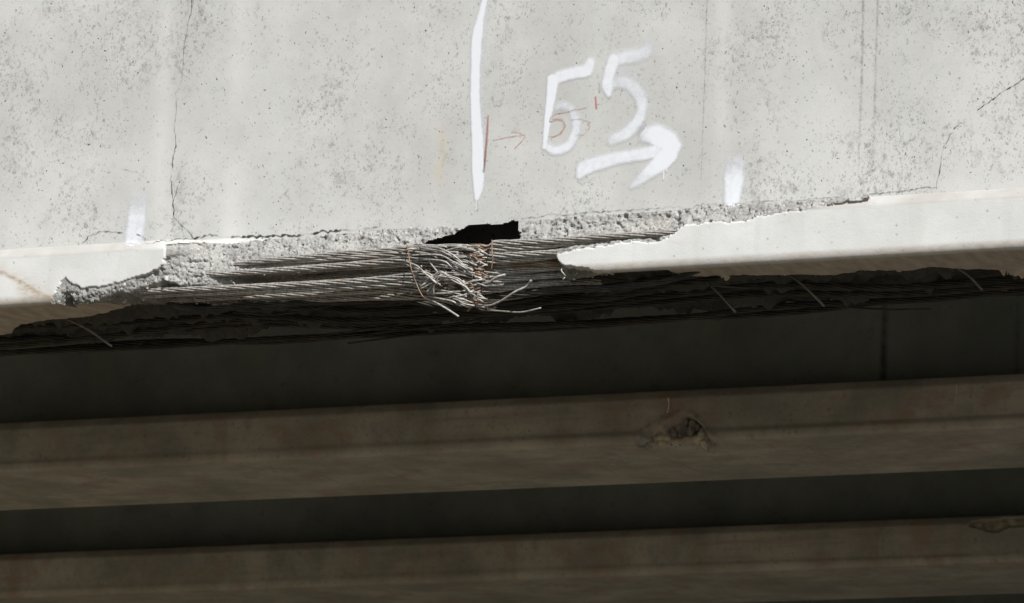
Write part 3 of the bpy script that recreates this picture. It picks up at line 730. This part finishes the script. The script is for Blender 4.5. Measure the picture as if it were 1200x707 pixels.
mark('painted_digit', [(Zm([(657, 140), (640, 165), (600, 178), (548, 190)]), [10, 13, 13, 12], 4, [.4, .6, .7, .7]), (Zm([(543, 190), (528, 235), (522, 275), (526, 300)]), [11, 10, 10, 5], 2.8, .85), (Zm([(560, 225), (600, 262), (622, 300)]), [16, 20, 12], 8, .38),
     (Zm([(530, 265), (570, 262), (605, 280), (628, 315), (632, 350), (615, 392), (580, 425), (535, 448)]), [9, 11, 12, 11, 9, 10, 11, 9], 3.5, [.6, .6, .65, .7, .75, .8, .8, .6])], pa, lab='second white sprayed figure, a five')
mark('painted_arrow', [(Zm([(433, 560), (450, 535), (500, 518), (560, 503), (640, 490), (690, 480)]), [6, 13, 12, 11, 11, 12], 3, .82), (Zm([(652, 428), (680, 432), (712, 450), (736, 464)]), [16, 19, 19, 12], 4.2, [.7, .88, .95, .9]), (Zm([(738, 466), (715, 492), (690, 520), (650, 553), (599, 594)]), [10, 17, 15, 11, 5], 3.2, [.9, .97, .95, .8, .6]),
     (Zm([(702, 510), (700, 572)]), [1.6, 1.2], .8, .9), (Zm([(712, 500), (711, 548)]), [1.6, 1.1], .8, .9), (Zm([(690, 505), (689, 530)]), [1.4, 1], .8, .6)], pa, lab='white sprayed arrow pointing right')
mark('painted_stripe', [([(864, 192), (863, 212), (861, 236)], [13, 13, 9], 3.6, [.55, .85, .85]), ([(857, 192), (856, 210), (855, 236)], [11, 11, 9], 3.6, [.5, .8, .85])], pa, plane='hit', lab='short blurred white sprayed stripe on the right')
mark('painted_stripe', [([(166, 234), (164, 256), (161, 282)], [11, 11, 10], 3.6, [.45, .75, .7]), ([(159, 234), (157, 256), (153, 284)], [10, 11, 11], 3.6, [.4, .75, .75])], pa, plane='hit', lab='short faint white sprayed stripe on the left')
rd = MAT['red']
mark('crayon_mark', [(Zm([(142, 368), (139, 420), (134, 480), (128, 548)]), [1.2, 2.2, 2.4, 1.6], .8, .75)], rd, step=.6, lab='red crayon vertical tick')
mark('crayon_mark', [(Zm([(158, 447), (200, 438), (252, 430)]), .8, .6, .6), (Zm([(222, 420), (245, 424), (260, 436), (245, 455), (226, 473)]), .8, .6, .6)], rd, step=.6, lab='thin red crayon arrow')
mark('crayon_mark', [(Zm([(400, 357), (360, 362), (340, 375), (338, 390), (360, 380), (383, 386), (388, 402), (374, 426), (350, 436), (334, 436)]), .9, .6, .6), (Zm([(345, 378), (378, 380), (384, 410), (362, 432)]), .8, .6, .5)], rd, step=.6, lab='small red crayon five, left')
mark('crayon_mark', [(Zm([(455, 343), (410, 353), (398, 357)]), .8, .6, .55), (Zm([(408, 383), (440, 380), (462, 388), (464, 408), (448, 430), (420, 432)]), .8, .6, .5)], rd, step=.6, lab='small red crayon five, right')
mark('crayon_mark', [(Zm([(484, 308), (487, 345)]), 1.5, .7, .8)], rd, step=.6, lab='red crayon foot mark')
# form seams
mark('form_seam', [([(829, -10), (826, 90), (822, 200), (821, 238)], 1.0, 1.0, [.42, .45, .32, .12])], MAT['seam'], step=.8)
mark('form_seam', [([(1012, -10), (1010, 90), (1006, 205)], 2.2, 1.8, [.42, .40, .26]), ([(1006, 205), (1010, 214), (1016, 213)], 1.2, 1, [.4, .6, .5])], MAT['seam'], step=.8)
mark('form_seam', [([(1029, -10), (1026, 90), (1023, 205), (1021, 213)], 2.2, 1.8, [.40, .38, .24, .12])], MAT['seam'], step=.8)
# cracks
def crack(pts, wd, op=.9, plane='hit', soft=.55, seed=0, jit=1.2):
    p = np.array(pts, float); s = np.concatenate([[0], np.cumsum(np.linalg.norm(np.diff(p, axis=0), axis=1))]); n = max(3, int(s[-1]/3))
    t = np.linspace(0, s[-1], n); q = np.stack([np.interp(t, s, p[:, 0]), np.interp(t, s, p[:, 1])], -1)
    r_ = np.random.default_rng(seed); q += r_.normal(size=q.shape)*jit*0.7
    w_ = 0.62*wd*(0.15+1.9*r_.random(n)**2.5); op = op*np.clip(0.35+np.interp(np.arange(n), np.arange(0, n+6, 6), r_.random(len(np.arange(0, n+6, 6)))), 0.3, 1)
    return mark('crack', [(q, w_, soft, op)], MAT['crack'], step=.55, plane=plane)
S7 = lambda pts: [(x/2.357, y/2.357) for x, y in pts]
crack(S7([(530, -20), (530, 30), (520, 60), (508, 135), (503, 220), (485, 260)]), 1.0, .85, None, seed=1, jit=.5)
crack(S7([(485, 260), (488, 300), (481, 350), (487, 400), (477, 440), (472, 500), (478, 550), (480, 600), (510, 630), (538, 660)]), .95, .9, None, seed=2, jit=.6)
crack(S7([(490, 515), (486, 540), (480, 552)]), .8, .8, None, seed=3, jit=.5)
crack(S7([(305, 460), (345, 468), (380, 475), (395, 490)]), .5, .5, None, seed=4, jit=.5)
crack([(98, 285), (104, 276), (123, 271), (144, 273)], 1.3, .8, seed=5)
crack([(160, 274), (170, 278), (169, 285), (191, 283), (220, 279), (228, 280)], 1.0, .85, seed=6)
crack([(228, 280), (246, 275), (262, 278), (276, 278), (305, 277), (352, 276), (373, 272), (400, 270)], 2.6, .95, seed=7)
crack([(400, 270), (425, 268), (443, 266)], 1.2, .8, seed=8)
crack([(612, 256), (635, 253), (645, 250), (655, 253), (690, 249), (740, 246), (760, 244), (800, 243), (808, 246), (815, 241), (830, 239), (870, 239), (900, 235), (935, 235), (980, 231), (1040, 226), (1075, 222), (1085, 219), (1095, 219)], 0.95, .75, seed=9, jit=.9)
crack([(1098, 220), (1098, 210), (1101, 205), (1105, 175), (1115, 155)], 1.1, .75, None, seed=10, jit=.8)
crack([(1118, 150), (1128, 143)], 1.0, .7, None, seed=11, jit=.7)
crack([(1146, 128), (1160, 119), (1172, 109), (1184, 103)], 1.1, .85, None, seed=12, jit=.8)
crack([(1184, 103), (1192, 97), (1205, 89)], 1.0, .8, None, seed=13, jit=.7)
# lime runs on the inner girders
def lime(par, i, pts, w_, op): mark('lime_streak', [(pts, w_, .8, op)], MAT['lime'], par, step=.7, plane=SP*i-0.002)
lime(g2, 1, [(783, 467), (784, 474), (782, 484)], 1.3, .8); lime(g2, 1, [(1121, 450), (1121, 462), (1119, 476)], 1.0, .6); lime(g2, 1, [(1183, 447), (1183, 452)], 1.2, .7)

# stones standing in the chip of the second girder
def chip_stones():
    iv, jf = ico(); VV = []; FF = []; CC = []; n = 0
    pal = [(0.32, 0.28, 0.20), (0.42, 0.37, 0.25), (0.20, 0.18, 0.15), (0.14, 0.13, 0.115), (0.24, 0.175, 0.135)]
    for q in range(130):
        u_ = rng.uniform(752, 838); v_ = rng.uniform(interp(u_, [(750, 512), (775, 500), (800, 488), (820, 500), (832, 514)]), 521)
        r = 0.004+0.012*rng.random()**2; P = atY(np.array([u_]), np.array([v_]), SP+0.040+0.025*rng.random())[0]
        w_ = iv*(1+0.9*(rng.random((12, 1))-0.5))*r*(0.5+1.0*rng.random(3)); VV.append(w_+P-np.array(g2.location)); FF.append(jf+n); n += 12
        c = pal[rng.integers(2)] if (abs(u_-776) < 10 or abs(u_-820) < 9) and v_ > 500 else pal[2+rng.integers(3)]
        CC.append(np.repeat(np.array(c)[None], 12, 0))
    o = mesh_np('exposed_aggregate', np.concatenate(VV), np.concatenate(FF), MAT['stone'], g2, np.concatenate(CC), smooth=False); o['kind'] = 'stuff'
chip_stones()

# damp runs on the inner girders
mark('damp_stain', [([(1037, 345), (1036, 390), (1035, 448)], [4, 5, 6], 4, [.35, .6, .65])], MAT['damp'], g2, plane=SP+WY-0.002)
mark('damp_stain', [([(1193, 340), (1192, 385), (1191, 442)], [6, 7, 6], 5, [.2, .35, .35])], MAT['damp'], g2, plane=SP+WY-0.002)
mark('damp_stain', [([(321, 395), (320, 440), (319, 488)], [9, 8, 8], 6, [.1, .2, .15])], MAT['damp'], g2, plane=SP+WY-0.002)
mark('damp_stain', [([(1029, 614), (1028, 640), (1027, 663)], [3, 3, 3], 2.5, [.25, .25, .2])], MAT['damp'], g3, plane=2*SP-0.002)

mark('damp_stain', [([(742, 512), (760, 500), (790, 484), (812, 486), (835, 508), (862, 520)], 8, 6, [.15, .3, .3, .3, .3, .1])], MAT['damp'], g2, plane=SP-0.0025)
